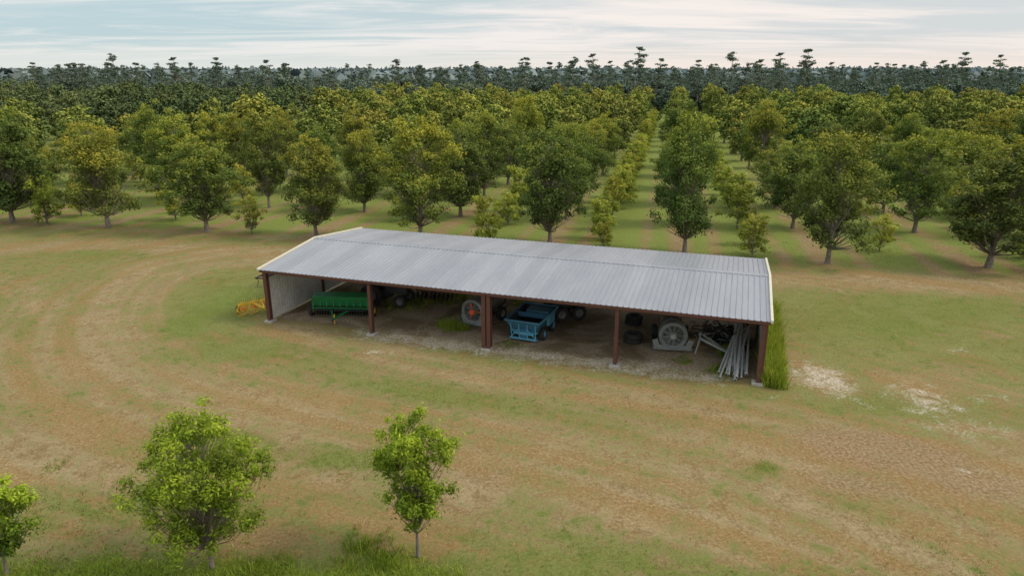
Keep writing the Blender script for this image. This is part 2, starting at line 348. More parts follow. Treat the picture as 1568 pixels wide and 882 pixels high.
def tree(name,seed,H=12,W=8,z0=1.6,ncl=140,npc=110,ll=.34,lw=.17,cs=.14,leaf=L_pecan,tr=.2,peak=.45,gap=.0,sprig=0.0,limbs=True,sides=6,ybias=.35,vert=.8,lumpy=1.0,cap=9):
    rng=np.random.default_rng(seed)
    ph=rng.uniform(0,6.28,8)
    cl=[];cr=[]
    tries=0
    while len(cl)<ncl and tries<9000:
        tries+=1
        t=rng.uniform(0,1)**.9
        x_=(t-peak)/(.57 if t>peak else .62)
        pr=math.sqrt(max(0,1-x_*x_))
        if rng.uniform()>pr+.12: continue
        th=rng.uniform(0,6.28)
        lump=1+lumpy*(.17*math.sin(3*th+ph[0]+3*t)+.13*math.sin(5*th+ph[1]+8*t)+.14*math.sin(2*th+ph[2]-4*t)+.12*math.sin(14*t+ph[6]+th))
        rr=(rng.uniform(.12,1)**.55)*pr*min(lump,cap)*W/2*.80
        if gap and math.sin(4*th+ph[3]+9*t)+math.sin(13*t+ph[4])>1.6-gap*1.5 : continue
        z=z0+(H-z0)*(.06+.87*t*(1+.07*lumpy*math.sin(2*th+ph[7])*(t>.6)))
        if t<.35: z-=.35*(rr/(W/2))*(.35-t)*H*.25
        cl.append((rr*math.cos(th),rr*math.sin(th),z)); cr.append(W*cs*rng.uniform(.55,1.25)*(1 if pr>.5 else .75))
    cl=np.array(cl);cr=np.array(cr);n=len(cl)
    bend=rng.normal(0,.02*H,2)
    def trunk(z): q=z/H; return np.array([bend[0]*q*q+.02*H*math.sin(q*5+ph[5])*q,bend[1]*q*q,z])
    zt=np.linspace(0,H*.86,9); segs=[([trunk(z) for z in zt],[tr*(1.35 if z==0 else 1)*(1-.92*z/(H*.86)) +.01 for z in zt])]
    if limbs:
        for i in range(n):
            c=cl[i]; r=math.hypot(c[0],c[1]); zb=max(z0*.75,c[2]-r*1.15-.4); zb=min(zb,H*.8)
            p0=trunk(zb); p3=c; mid=(p0+p3)/2+np.array([0,0,-.08*r]) + rng.normal(0,.05*r+.01,3)
            big=(i%7==0); rb=tr*(.42 if big else .16)*(1-.7*zb/H)+.008
            segs.append(([p0,mid,p3],[rb,rb*.6,rb*.22]))
    TV,TF=tubes(segs,sides)
    k=(npc*(cr/cr.mean())**1.6).astype(int).clip(8)
    ci=np.repeat(np.arange(n),k); K=len(ci)
    dr=rng.normal(size=(K,3)); dr/=np.linalg.norm(dr,axis=1)[:,None]
    rad=rng.uniform(0,1,K)**.42
    lob=1+.25*np.sin(4*np.arctan2(dr[:,1],dr[:,0])+ci*1.7)
    P=cl[ci]+dr*(cr[ci]*rad*lob)[:,None]*np.array([1.,1.,vert])
    if sprig:
        m=rng.uniform(size=K)<.16; P[m]+=dr[m]*(cr[ci[m]]*rng.uniform(0,sprig,m.sum()))[:,None]
    N=dr*.75+np.array([0,0,.45])+rng.normal(size=(K,3))*.45; N/=np.linalg.norm(N,axis=1)[:,None]
    LV=leafquads(P,N,ll*rng.uniform(.7,1.3,K),lw*rng.uniform(.7,1.3,K),rng)
    LF=np.arange(K*4).reshape(-1,4)
    ct=rng.uniform(0,1,n)
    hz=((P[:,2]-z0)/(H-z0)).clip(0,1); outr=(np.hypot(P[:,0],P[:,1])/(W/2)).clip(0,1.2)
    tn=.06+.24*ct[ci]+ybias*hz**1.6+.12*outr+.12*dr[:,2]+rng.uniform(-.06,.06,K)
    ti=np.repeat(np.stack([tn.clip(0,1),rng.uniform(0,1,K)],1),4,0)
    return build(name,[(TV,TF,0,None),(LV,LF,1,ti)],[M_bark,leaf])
def put(name,me,x,y,s=1,sz=None,rot=0,parent=None,z=0):
    o=bpy.data.objects.new(name,me); col.objects.link(o); o.location=(x,y,z)
    o.scale=(s,s,sz if sz else s); o.rotation_euler=(0,0,rot)
    if parent: o.parent=parent
    return o
def empty(name,loc=(0,0,0),rot=0):
    o=bpy.data.objects.new(name,None); col.objects.link(o); o.location=loc; o.rotation_euler=(0,0,rot); return o
rng=np.random.default_rng(7)
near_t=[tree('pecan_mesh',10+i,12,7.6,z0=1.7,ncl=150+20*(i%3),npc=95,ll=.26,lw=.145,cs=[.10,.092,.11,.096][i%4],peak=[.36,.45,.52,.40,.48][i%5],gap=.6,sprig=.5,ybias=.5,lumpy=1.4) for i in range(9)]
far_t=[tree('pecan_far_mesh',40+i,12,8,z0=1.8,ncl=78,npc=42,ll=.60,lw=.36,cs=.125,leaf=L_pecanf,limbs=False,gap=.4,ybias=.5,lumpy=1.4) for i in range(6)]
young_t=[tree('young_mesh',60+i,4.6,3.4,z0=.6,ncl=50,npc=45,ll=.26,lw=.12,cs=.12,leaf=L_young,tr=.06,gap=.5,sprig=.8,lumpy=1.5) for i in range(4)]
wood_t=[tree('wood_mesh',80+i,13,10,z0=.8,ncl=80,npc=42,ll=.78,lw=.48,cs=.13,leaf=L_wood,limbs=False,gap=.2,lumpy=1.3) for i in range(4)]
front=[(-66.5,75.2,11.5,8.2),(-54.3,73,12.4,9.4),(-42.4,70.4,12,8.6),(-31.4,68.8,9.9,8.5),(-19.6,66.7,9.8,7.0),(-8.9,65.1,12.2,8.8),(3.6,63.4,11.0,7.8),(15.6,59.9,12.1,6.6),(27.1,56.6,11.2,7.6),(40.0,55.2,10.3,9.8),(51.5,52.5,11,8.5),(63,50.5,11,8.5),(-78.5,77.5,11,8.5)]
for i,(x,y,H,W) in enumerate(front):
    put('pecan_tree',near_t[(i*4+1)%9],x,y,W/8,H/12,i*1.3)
orch=empty('pecan_orchard'); yo=empty('young_pecan_rows')
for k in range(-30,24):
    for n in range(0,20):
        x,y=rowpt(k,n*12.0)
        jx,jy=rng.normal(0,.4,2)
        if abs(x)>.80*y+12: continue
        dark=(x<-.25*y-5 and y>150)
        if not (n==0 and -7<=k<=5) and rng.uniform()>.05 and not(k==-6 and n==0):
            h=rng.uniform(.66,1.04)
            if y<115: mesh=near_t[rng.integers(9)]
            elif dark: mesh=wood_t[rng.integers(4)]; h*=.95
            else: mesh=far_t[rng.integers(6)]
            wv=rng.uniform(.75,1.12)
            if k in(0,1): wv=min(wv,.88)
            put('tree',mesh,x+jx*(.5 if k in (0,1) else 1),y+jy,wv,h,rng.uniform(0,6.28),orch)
        if n<15:
            x,y=rowpt(k+.5,n*12.0)
            if abs(x)>.80*y+8 or dark: continue
            for off in ((0,4,8) if k==0 else (-1,3.5,8)):
                if rng.uniform()<(.95 if k==0 else .62 if y<110 else .25):
                    s=rng.uniform(.65,1.2)
                    put('young_tree',young_t[rng.integers(4)],x+RD[0]*off+rng.normal(0,.3)-(1.2 if k==0 else 0),y+RD[1]*off,s,s*rng.uniform(.8,1.1),rng.uniform(0,6.28),yo)

# pines + forest
def pine(name,seed,H=22):
    rng=np.random.default_rng(seed)
    b=rng.normal(0,.9,2); tp=lambda z: np.array([b[0]*(z/H)**2,b[1]*(z/H)**2,z])
    zt=np.linspace(0,H,6); segs=[([tp(z) for z in zt],[.26*(1-.8*z/H) for z in zt])]
    C=[];r=[]
    n=rng.integers(18,32); base_=rng.uniform(.35,.66); wd=rng.uniform(.11,.22)
    for i in range(n):
        t=rng.uniform(0,1); z=H*(base_+(1-base_)*t); rr=(1-.8*t)*rng.uniform(.2,1)*H*wd; th=rng.uniform(0,6.28)
        c=tp(z)+np.array([rr*math.cos(th),rr*math.sin(th),0]); C.append(c); r.append(rng.uniform(.6,1.5)*(1.1-.45*t))
        segs.append(([tp(z-.8),c],[.09,.04]))
    C=np.array(C);r=np.array(r); ci=np.repeat(np.arange(n),34); K=len(ci)
    dr=rng.normal(size=(K,3)); dr/=np.linalg.norm(dr,axis=1)[:,None]
    P=C[ci]+dr*(r[ci]*rng.uniform(0,1.25,K)**.6)[:,None]*np.array([1.3,1.3,.65])
    N=dr*.5+rng.normal(size=(K,3))*.6; N/=np.linalg.norm(N,axis=1)[:,None]
    LV=leafquads(P,N,np.full(K,.8),np.full(K,.36),rng); TV,TF=tubes(segs,4)
    tn=rng.uniform(.2,.8,n)[ci]; ti=np.repeat(np.stack([tn,rng.uniform(0,1,K)],1),4,0)
    return build(name,[(TV,TF,0,None),(LV,np.arange(K*4).reshape(-1,4),1,ti)],[M_bark,L_pine])
pines=[pine('pine_mesh',100+i,[20,24,19,25,17,22,20,23,21,18][i]) for i in range(10)]
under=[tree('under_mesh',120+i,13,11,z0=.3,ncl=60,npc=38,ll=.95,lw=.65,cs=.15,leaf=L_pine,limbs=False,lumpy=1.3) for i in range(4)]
fo=empty('pine_forest')
for j in range(10):
    y0=290+j*14+ j*j*1.6
    x=-.80*y0-15
    while x<.80*y0+15:
        yy=y0+rng.normal(0,3)+ (25 if x<-110 else 0)+max(0,-x*.05)
        clump=.5+.5*math.sin(x*.045+j*.6)*math.sin(x*.013+2)
        if rng.uniform()<(.4+.5*clump): 
            s=rng.uniform(.62,.92) if rng.uniform()<.7 else rng.uniform(.85,1.05); put('pine',pines[rng.integers(10)],x,yy,s*1.3,s,rng.uniform(0,6.28),fo)
        if rng.uniform()<.85:
            s=rng.uniform(.7,1.05); put('broadleaf',under[rng.integers(4)],x+3,yy+2,s*1.15,s*rng.uniform(.75,1.1),rng.uniform(0,6.28),fo)
        x+=rng.uniform(6,11)+j*.5
def canopy(name,y0,y1,h,mat,seed,step):
    rng=np.random.default_rng(seed)
    K=int((y1-y0)*1.6*(y0+y1)/2/(step*step))
    yy=y0+(y1-y0)*rng.uniform(0,1,K); xx=rng.uniform(-.9,.9,K)*yy
    C=np.stack([xx,yy,h*rng.uniform(.55,1,K)],1)
    n=10; ci=np.repeat(np.arange(K),n); k2=len(ci)
    dr=rng.normal(size=(k2,3)); dr/=np.linalg.norm(dr,axis=1)[:,None]
    P=C[ci]+dr*np.array([step*.8,step*.8,h*.28]); N=dr+np.array([0,0,.3]); N/=np.linalg.norm(N,axis=1)[:,None]
    V=leafquads(P,N,np.full(k2,step*.9),np.full(k2,step*.7),rng)
    ti=np.repeat(np.stack([rng.uniform(0,1,K)[ci],rng.uniform(0,1,k2)],1),4,0)
    me=build(name,[(V,np.arange(k2*4).reshape(-1,4),0,ti)],[mat]); put(name,me,0,0)
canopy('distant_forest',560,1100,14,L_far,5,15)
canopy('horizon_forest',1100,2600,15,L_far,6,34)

# foreground trees
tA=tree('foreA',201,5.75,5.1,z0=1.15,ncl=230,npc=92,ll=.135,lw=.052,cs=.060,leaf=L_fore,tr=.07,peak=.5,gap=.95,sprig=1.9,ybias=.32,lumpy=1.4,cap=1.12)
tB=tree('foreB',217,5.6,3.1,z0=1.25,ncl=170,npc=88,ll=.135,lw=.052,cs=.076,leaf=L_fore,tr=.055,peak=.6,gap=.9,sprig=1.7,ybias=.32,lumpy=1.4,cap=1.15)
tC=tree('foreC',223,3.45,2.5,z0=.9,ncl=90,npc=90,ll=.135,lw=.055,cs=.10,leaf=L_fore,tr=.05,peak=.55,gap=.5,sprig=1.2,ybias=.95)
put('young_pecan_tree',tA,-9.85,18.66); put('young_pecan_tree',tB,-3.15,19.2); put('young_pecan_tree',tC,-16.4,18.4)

# ------------------------------------------------------------------ grass & weeds
def blades(name,px,py,h,wd,mat,seed,per=5,spread=.08,tint=(.2,.8),lean=.35):
    rng=np.random.default_rng(seed); K=len(px)*per; i=np.repeat(np.arange(len(px)),per)
    bx=px[i]+rng.normal(0,spread,K); by=py[i]+rng.normal(0,spread,K)
    hh=h[i]*rng.uniform(.5,1.2,K); th=rng.uniform(0,6.28,K); lx_=rng.normal(0,lean,K)*hh; ly_=rng.normal(0,lean,K)*hh
    ww=wd*rng.uniform(.6,1.3,K)
    dx=np.cos(th)*ww; dy=np.sin(th)*ww; z=np.zeros(K)
    V=np.stack([np.stack([bx-dx,by-dy,z-.03],1),np.stack([bx+dx,by+dy,z-.03],1),np.stack([bx+lx_+dx*.3,by+ly_+dy*.3,hh],1),np.stack([bx+lx_-dx*.3,by+ly_-dy*.3,hh],1)],1).reshape(-1,3)
    tt=rng.uniform(*tint,len(px))[i]+rng.uniform(-.15,.15,K)
    ti=np.repeat(np.stack([tt.clip(0,1),rng.uniform(0,1,K)],1),4,0)
    me=build(name,[(V,np.arange(K*4).reshape(-1,4),0,ti)],[mat]); return put(name,me,0,0)
n=60000
yy=15+50*rng.uniform(0,1,n)**1.5; xx=rng.uniform(-.85,.85,n)*yy
keep=(rng.uniform(size=n)<(.40+.9*sample(grn,xx,yy)-.6*sample(bare,xx,yy)-sample(sand,xx,yy)-sample(soil,xx,yy)-sample(red,xx,yy)*.5))
xx,yy=xx[keep],yy[keep]
blades('grass',xx,yy,rng.uniform(.02,.08,len(xx)),.012,L_grass,3,5,.07,(.1,.7),.8)
P=[]
for _ in range(4600):
    x=rng.uniform(-20,-1.6); y=18.15+rng.normal(0,.45)+.25*math.sin(x*1.3)+.2*math.sin(x*3.1)
    if y<19.6: P.append((x,y))
P=np.array(P); blades('tall_grass',P[:,0],P[:,1],rng.uniform(.05,.2,len(P)),.012,L_weed,4,6,.1,(.3,1.0),.8)
W_=[]
for _ in range(2400):
    a=rng.uniform(30.7,31.5)+rng.normal(0,.12); b_=rng.uniform(-.3,12.8); W_.append((*sh2w(a,b_)[:2],rng.uniform(.4,.9)))
W_=np.array(W_); blades('tall_weeds',W_[:,0],W_[:,1],W_[:,2],.022,L_weed,5,6,.1,(.1,.9),.3)
W_=[]
for cx,cy,r_,hh,q in [(-4.0,41.2,.8,.45,150),(-3.2,40.6,.4,.3,50),(-10,44,.5,.3,60),(-5.0,19.5,1.0,.3,120),(-4.2,18.9,.6,.35,80),(-8.5,18.4,.7,.3,90),(10.5,24.7,.6,.06,60),(-25,28.7,.5,.05,50),(-19,24.7,.6,.05,50),(9.6,35.6,.6,.2,40),(11.5,34.2,.6,.3,80),(0,38.2,.8,.12,40),(-7.5,46,2,.3,160),(-4,47.5,2.5,.4,200),(1,46,2,.3,100),(-12.5,47,1.5,.4,120),(12.3,36.5,.3,.6,40),(-7,25.3,1.5,.06,80),(-13,26.5,1.5,.06,80),(-11.5,21.5,2,.07,100),(3,19,2,.07,80),(14,19,2,.06,80)]:
    for _ in range(q): 
        W_.append((cx+rng.normal(0,r_*.5),cy+rng.normal(0,r_*.5),hh*rng.uniform(.4,1.1)))
W_=np.array(W_); blades('weed_clumps',W_[:,0],W_[:,1],W_[:,2],.018,L_weed,6,6,.08,(.2,.9),.5)

# ------------------------------------------------------------------ mesh builder
class B:
    def __init__(s): s.V=[];s.F=[];s.M=[];s.mats=[]
    def mi(s,m):
        if m not in s.mats: s.mats.append(m)
        return s.mats.index(m)
    def add(s,V,F,m):
        n=len(s.V); s.V+= [tuple(v) for v in V]; s.F+=[tuple(i+n for i in f) for f in F]; s.M+=[s.mi(m)]*len(F)
    def box(s,c,d,m,rot=None,taper=(1,1)):
        V=[]
        for z in (-1,1):
            tx,ty=taper if z>0 else (1,1)
            for x,y in ((-1,-1),(1,-1),(1,1),(-1,1)):
                v=Vector((x*d[0]/2*tx,y*d[1]/2*ty,z*d[2]/2))
                if rot is not None: v=rot@v
                V.append(v+Vector(c))
        s.add(V,[(3,2,1,0),(4,5,6,7),(0,1,5,4),(1,2,6,5),(2,3,7,6),(3,0,4,7)],m)
    def beam(s,a,b,w,h,m):
        a=Vector(a);b=Vector(b);d=b-a; q=d.to_track_quat('Y','Z').to_matrix()
        s.box((a+b)/2,(w,d.length,h),m,q)
    def lathe(s,prof,c,ax,m,seg=24,closed=False):
        ax=Vector(ax).normalized(); q=ax.to_track_quat('Z','Y').to_matrix(); V=[];F=[]
        for (x,r) in prof:
            for j in range(seg):
                t=2*math.pi*j/seg; V.append(q@Vector((r*math.cos(t),r*math.sin(t),x))+Vector(c))
        P=len(prof)
        for i in range(P-1+(1 if closed else 0)):
            i2=(i+1)%P
            for j in range(seg):
                j2=(j+1)%seg; F.append((i*seg+j,i*seg+j2,i2*seg+j2,i2*seg+j))
        s.add(V,F,m)
    def cyl(s,a,b,r,m,seg=12,r2=None):
        a=Vector(a);b=Vector(b);L=(b-a).length; r2=r if r2 is None else r2
        s.lathe([(0,.001),(0,r),(L,r2),(L,.001)],a,b-a,m,seg)
    def ring(s,c,ax,Rr,r,m,seg=24):
        s.lathe([(r*math.cos(t),Rr+r*math.sin(t)) for t in [i*math.pi/3 for i in range(6)]],c,ax,m,seg,True)
    def wheel(s,c,ax,Rr,w,hub,tire=None):
        t=tire or M_rubber
        s.lathe([(-w*.42,Rr*.55),(-w*.5,Rr*.75),(-w*.45,Rr*.93),(-w*.28,Rr),(w*.28,Rr),(w*.45,Rr*.93),(w*.5,Rr*.75),(w*.42,Rr*.55)],c,ax,t,28)
        s.lathe([(-w*.4,Rr*.57),(-w*.2,Rr*.5),(-w*.12,Rr*.2),(-w*.3,Rr*.12),(-w*.3,.001)],c,ax,hub,20)
        s.lathe([(w*.4,Rr*.57),(w*.2,Rr*.5),(w*.12,Rr*.2),(w*.3,Rr*.12),(w*.3,.001)],c,ax,hub,20)
        A=Vector(ax).normalized(); q=A.to_track_quat('Z','Y').to_matrix()
        nl=18
        for i in range(nl):
            a=2*math.pi*i/nl; p=Vector((math.cos(a)*Rr,math.sin(a)*Rr,0)); 
            s.box(Vector(c)+q@p,(Rr*.06,Rr*.12,w*.8),t,q@Matrix.Rotation(a,3,'Z')@Matrix.Rotation(.35 if i%2 else -.35,3,'X'))
    def obj(s,name,loc=(0,0,0),rot=0,parent=None,smooth=False,bevel=0):
        me=bpy.data.meshes.new(name); me.from_pydata(s.V,[],s.F); 
        for m in s.mats: me.materials.append(m)
        me.polygons.foreach_set('material_index',s.M); me.update()
        o=bpy.data.objects.new(name,me); col.objects.link(o); o.location=loc; o.rotation_euler=(0,0,rot)
        if parent: o.parent=parent
        if bevel:
            md=o.modifiers.new('bevel','BEVEL'); md.width=bevel; md.segments=2; md.limit_method='ANGLE'; md.angle_limit=R(50)
        return o

# ------------------------------------------------------------------ SHED
L=30.4;D=12.4;EV=3.58;RG=4.16
ang=math.atan2(UX[1],UX[0])
shed=empty('pole_barn',(SH[0],SH[1],0),ang)
def roof():
    b=B(); x0,x1=-.22,L+.22; xs=[];zs=[]; x=x0
    p=.304
    while x<x1-.01:
        for dx,dz in ((0,0),(.20,0),(.222,.034),(.262,.034),(.284,0)):
            if x+dx<=x1: xs.append(x+dx); zs.append(dz)
        x+=p
    xs.append(x1); zs.append(0)
    prof=[(-.28,EV-.01),(D/2,RG+.05),(D+.28,EV-.01)]
    V=[];n=len(xs)
    for (y,z) in prof:
        for a,c_ in zip(xs,zs): V.append((a,y,z+c_))
    F=[]
    for i in range(2):
        for j in range(n-1): F.append((i*n+j,i*n+j+1,(i+1)*n+j+1,(i+1)*n+j))
    b.add(V,F,M_roof)
    b.obj('roof_sheets',parent=shed)
    b=B()
    sl=(RG-EV+.06)/(D/2+.28)
    for sgn in (-1,1):
        z2=RG+.089-sl*.22
        b.add([(x0,D/2,RG+.089),(x1,D/2,RG+.089),(x1,D/2+sgn*.22,z2),(x0,D/2+sgn*.22,z2),(x1,D/2+sgn*.225,z2-.04),(x0,D/2+sgn*.225,z2-.04)],[(0,1,2,3),(3,2,4,5)],M_roof)
    b.obj('ridge_cap',parent=shed)
roof()
b=B()
for xx_ in (-.25,L+.25):
    for (ya,yb) in ((-.30,D/2),(D+.30,D/2)):
        b.beam((xx_,ya,EV+.005),(xx_,yb,RG+.065),.13,.15,M_cream)
b.obj('rake_trim',parent=shed)
b=B()
for y in (-.24,D+.24):
    b.box((L/2,y,EV-.09),(L+.36,.05,.16),M_rust)
b.obj('eave_trim',parent=shed)
b=B()
bays=[0,7.6,15.2,22.8,30.4]
def ipost(b,x,y,z1,dx=.14,dy=.2):
    b.box((x,y,z1/2),(.018,dy-.03,z1),M_rust)
    for s_ in (-1,1): b.box((x,y+s_*dy/2,z1/2),(dx,.018,z1),M_rust)
cb_=B()
for i,x in enumerate(bays):
    for y in (0,D):
        xx_=min(max(x,.1),L-.1)
        if i==2 and y==0:
            ipost(b,xx_-.14,y,EV-.18,.24,.32); ipost(b,xx_+.16,y,EV-.18,.24,.32)
        else: ipost(b,xx_,y,EV-.18,.20,.26)
        cb_.box((xx_,y,.05),(.6,.6,.14),M_conc)
    b.box((min(max(x,.1),L-.1),D/2,(RG-.18)/2),(.14,.14,RG-.2),M_rust) if i in(0,4) else None
    for ya in (0,D):
        b.beam((min(max(x,.1),L-.1),ya,EV-.22),(min(max(x,.1),L-.1),D/2,RG-.2),.12,.24,M_rust)
b.obj('columns_and_rafters',parent=shed)
cb_.obj('footings',parent=shed,bevel=.02)
b=B()
for i in range(1,12):
    y=D*i/12; z=EV+(RG-EV)*(1-abs(y-D/2)/(D/2))-.055
    b.box((L/2,y,z-.01),(L-.1,.06,.1),M_rust)
b.box((L/2,-.06,EV-.20),(L-.3,.08,.14),M_rust); b.box((L/2,D+.06,EV-.20),(L-.3,.08,.14),M_rust)
b.obj('purlins',parent=shed)
def wall(x,sgn,ztop,name):
    b=B(); pts=[];y=.12
    while y<D-.1:
        for dy,dx in ((0,0),(.17,0),(.19,.03),(.23,.03),(.25,0)):
            pts.append((y+dy,dx))
        y+=.27
    V=[];n=len(pts)
    for (yy_,dx) in pts: V.append((x-sgn*dx,yy_,.08))
    for (yy_,dx) in pts: V.append((x-sgn*dx,yy_,ztop))
    b.add(V,[(j,j+1,n+j+1,n+j) for j in range(n-1)],M_white)
    b.obj(name,parent=shed)
    b=B()
    for z in (ztop-.05,): b.box((x-sgn*.08,D/2,z),(.08,D-.3,.08),M_rust)
    b.box((x,-.02,1.7),(.16,.06,3.4),M_rust)
    b.obj(name+'_girts',parent=shed)
wall(-.04,-1,3.05,'left_wall'); wall(L+.04,1,3.4,'right_wall')

# ------------------------------------------------------------------ machines
b=B()
b.add([(-1.85,-.42,1.42),(1.85,-.42,1.42),(1.85,.42,1.5),(-1.85,.42,1.5),(-1.85,-.2,.78),(1.85,-.2,.78),(1.85,.28,.78),(-1.85,.28,.78)],
      [(0,1,2,3),(7,6,5,4),(4,5,1,0),(5,6,2,1),(6,7,3,2),(7,4,0,3)],M_green)
b.box((0,0,1.485),(3.76,.9,.05),M_green,Matrix.Rotation(.09,3,'X'))
for i in range(9): b.box((-1.8+.45*i,-.35,1.08),(.04,.05,.62),M_green,Matrix.Rotation(-.33,3,'X'))
b.box((0,-.25,.62),(3.9,.12,.12),M_green); b.box((0,.35,.62),(3.9,.12,.12),M_green)
b.box((0,-.55,.62),(3.6,.28,.04),M_black)
for i in range(20):
    x=-1.75+i*.185
    b.cyl((x,.0,.3),(x+.03,.0,.3),.22,M_black,14); b.beam((x,-.25,.6),(x,.05,.3),.04,.04,M_green); b.cyl((x,.1,.95),(x,.05,.4),.025,M_black,6)
for s_ in (-1,1):
    b.wheel((s_*2.08,0,.42),(1,0,0),.42,.24,M_yellow); b.box((s_*1.92,0,.85),(.05,.6,.9),M_green)
b.beam((-.7,-.3,.6),(0,-2.0,.5),.1,.1,M_green); b.beam((.7,-.3,.6),(0,-2.0,.5),.1,.1,M_green); b.box((0,-2.1,.48),(.1,.4,.08),M_black)
b.cyl((0,-1.8,.1),(0,-1.8,.75),.035,M_yellow,8)
b.obj('grain_drill',(-11.35,43.2,0),R(-3))
# tractor
b=B()
b.box((0,-1.0,1.15),(.75,1.7,.6),M_black,None,(.85,.95)); b.box((0,-1.87,1.1),(.68,.06,.5),M_dark); b.box((0,.2,.8),(.5,1.6,.5),M_black)
for s_ in (-1,1):
    b.wheel((s_*.85,.6,.78),(1,0,0),.78,.45,M_dgalv); b.wheel((s_*.75,-1.5,.45),(1,0,0),.45,.28,M_dgalv)
    b.box((s_*.8,.6,1.62),(.5,1.0,.05),M_black); b.box((s_*.8,.12,1.42),(.5,.05,.4),M_black)
b.box((0,.6,1.2),(.5,.5,.12),M_rubber); b.box((0,.85,1.5),(.5,.1,.55),M_rubber)
b.ring((0,.05,1.6),(0,-.5,1),.2,.02,M_black,16); b.cyl((0,-.25,1.3),(0,.05,1.6),.02,M_black,6); b.cyl((.25,-1.2,1.4),(.25,-1.2,2.1),.035,M_black,8)
b.cyl((-.75,-1.5,.45),(.75,-1.5,.45),.06,M_black,8); b.box((0,-1.5,.65),(.3,.3,.4),M_black)
for s_ in (-1,1): b.beam((s_*.45,1.0,.8),(s_*.45,1.05,2.35),.06,.06,M_black)
b.beam((-.48,1.05,2.35),(.48,1.05,2.35),.06,.06,M_black)
b.obj('tractor',(-9.0,46.0,0),R(74))
# disc harrow
b=B()
for r_ in (0,1.2):
    b.cyl((-1.3,r_,.32),(1.3,r_+.15,.32),.03,M_black,8)
    for i in range(9): b.lathe([(0,.001),(.03,.2),(.07,.3),(.075,.3),(.03,.19),(.01,.001)],(-1.3+i*.32,r_+i*.018,.32),(1,.06,0),M_black,16)
b.box((0,0,.72),(2.7,.1,.1),M_rust); b.box((0,1.25,.72),(2.7,.1,.1),M_rust); b.box((-.9,.6,.75),(.1,1.3,.1),M_rust); b.box((.9,.6,.75),(.1,1.3,.1),M_rust)
for x in(-.9,.9):
    for y in (0,1.25): b.box((x,y,.5),(.08,.08,.4),M_rust)
b.beam((0,0,.75),(0,-1.3,.5),.1,.1,M_rust)
b.obj('disc_harrow',(-5.6,46.4,0),R(-15))

def sprayer(name,loc,rot,hub,shroud,wide):
    b=B()
    b.lathe([(0,.80),(-.06,.84),(-.5,.84),(-.62,.66),(-.62,.60),(-.48,.62),(-.02,.62),(0,.64),(0,.80)],(0,0,1.0),(0,-1,0),shroud,32)
    b.lathe([(-.05,.66),(.0,.68),(.04,.72),(.0,.80)],(0,0,1.0),(0,-1,0),shroud,32)
    gm=M_lgrey if hub is not M_orange else M_galv
    for rr in (.18,.28,.38,.48,.58): b.ring((0,-.03,1.0),(0,1,0),rr,.010,gm,28)
    for i in range(12):
        a=i*math.pi/6; b.cyl((.1*math.cos(a),-.03,1+.1*math.sin(a)),(.66*math.cos(a),-.03,1+.66*math.sin(a)),.009,gm,5)
    b.lathe([(-.1,.2),(.06,.19),(.12,.12),(.13,.001)],(0,0,1.0),(0,-1,0),hub,20)
    for i in range(9):
        a=i*2*math.pi/9; q=Matrix.Rotation(-a,3,'Y')
        b.box(Vector((0,.2,1))+q@Vector((.36,0,0)),(.42,.03,.16),hub if hub is M_orange and i%3==0 else M_dgalv,q@Matrix.Rotation(.6,3,'X'))
    b.lathe([(.0,.64),(.0,.001)],(0,.48,1.0),(0,-1,0),M_dark,24)
    b.box((0,.3,.32),(wide,.62,.26),shroud,None,(.8,1)); b.box((0,.3,.16),(wide*.9,.5,.08),M_galv)
    for s_ in (-1,1): b.box((s_*wide*.42,.05,.55),(.32,.08,.45),shroud,Matrix.Rotation(s_*.35,3,'Y'))
    b.lathe([(.0,.001),(.02,.45),(.1,.62),(.25,.66),(2.25,.66),(2.4,.62),(2.48,.45),(2.5,.001)],(0,.95,1.12),(0,1,0),M_dgalv,28)
    for y in (1.4,2.2,3.0): b.ring((0,y,1.12),(0,1,0),.672,.022,M_rust,28)
    b.cyl((0,2.0,1.7),(0,2.0,1.9),.22,M_lgrey,16); b.box((0,.8,1.05),(.5,.5,.5),M_black); b.box((0,.78,1.45),(.36,.4,.3),M_galv)
    for s_ in (-1,1):
        b.box((s_*.45,1.9,.42),(.12,3.4,.12),M_rust); b.wheel((s_*.92,2.1,.46),(1,0,0),.46,.3,M_lgrey); b.box((s_*.7,1.3,.7),(.08,.08,.6),M_rust)
    b.cyl((-.9,2.1,.46),(.9,2.1,.46),.05,M_black,8)
    b.beam((-.45,3.5,.42),(0,4.6,.42),.1,.1,M_rust); b.beam((.45,3.5,.42),(0,4.6,.42),.1,.1,M_rust)
    for s_ in (-1,1):
        for i in range(7):
            a=-.9+i*.3; b.cyl((s_*.86*math.cos(a),.55,1+.86*math.sin(a)),(s_*.92*math.cos(a),.55,1+.92*math.sin(a)),.025,M_black,6)
    b.obj(name,loc,rot)
sprayer('orchard_sprayer',(-2.55,41.1,0),R(-30),M_orange,M_galv,1.5)
sprayer('orchard_sprayer',(9.35,36.9,0),R(-8),M_lgrey,M_galv,2.3)
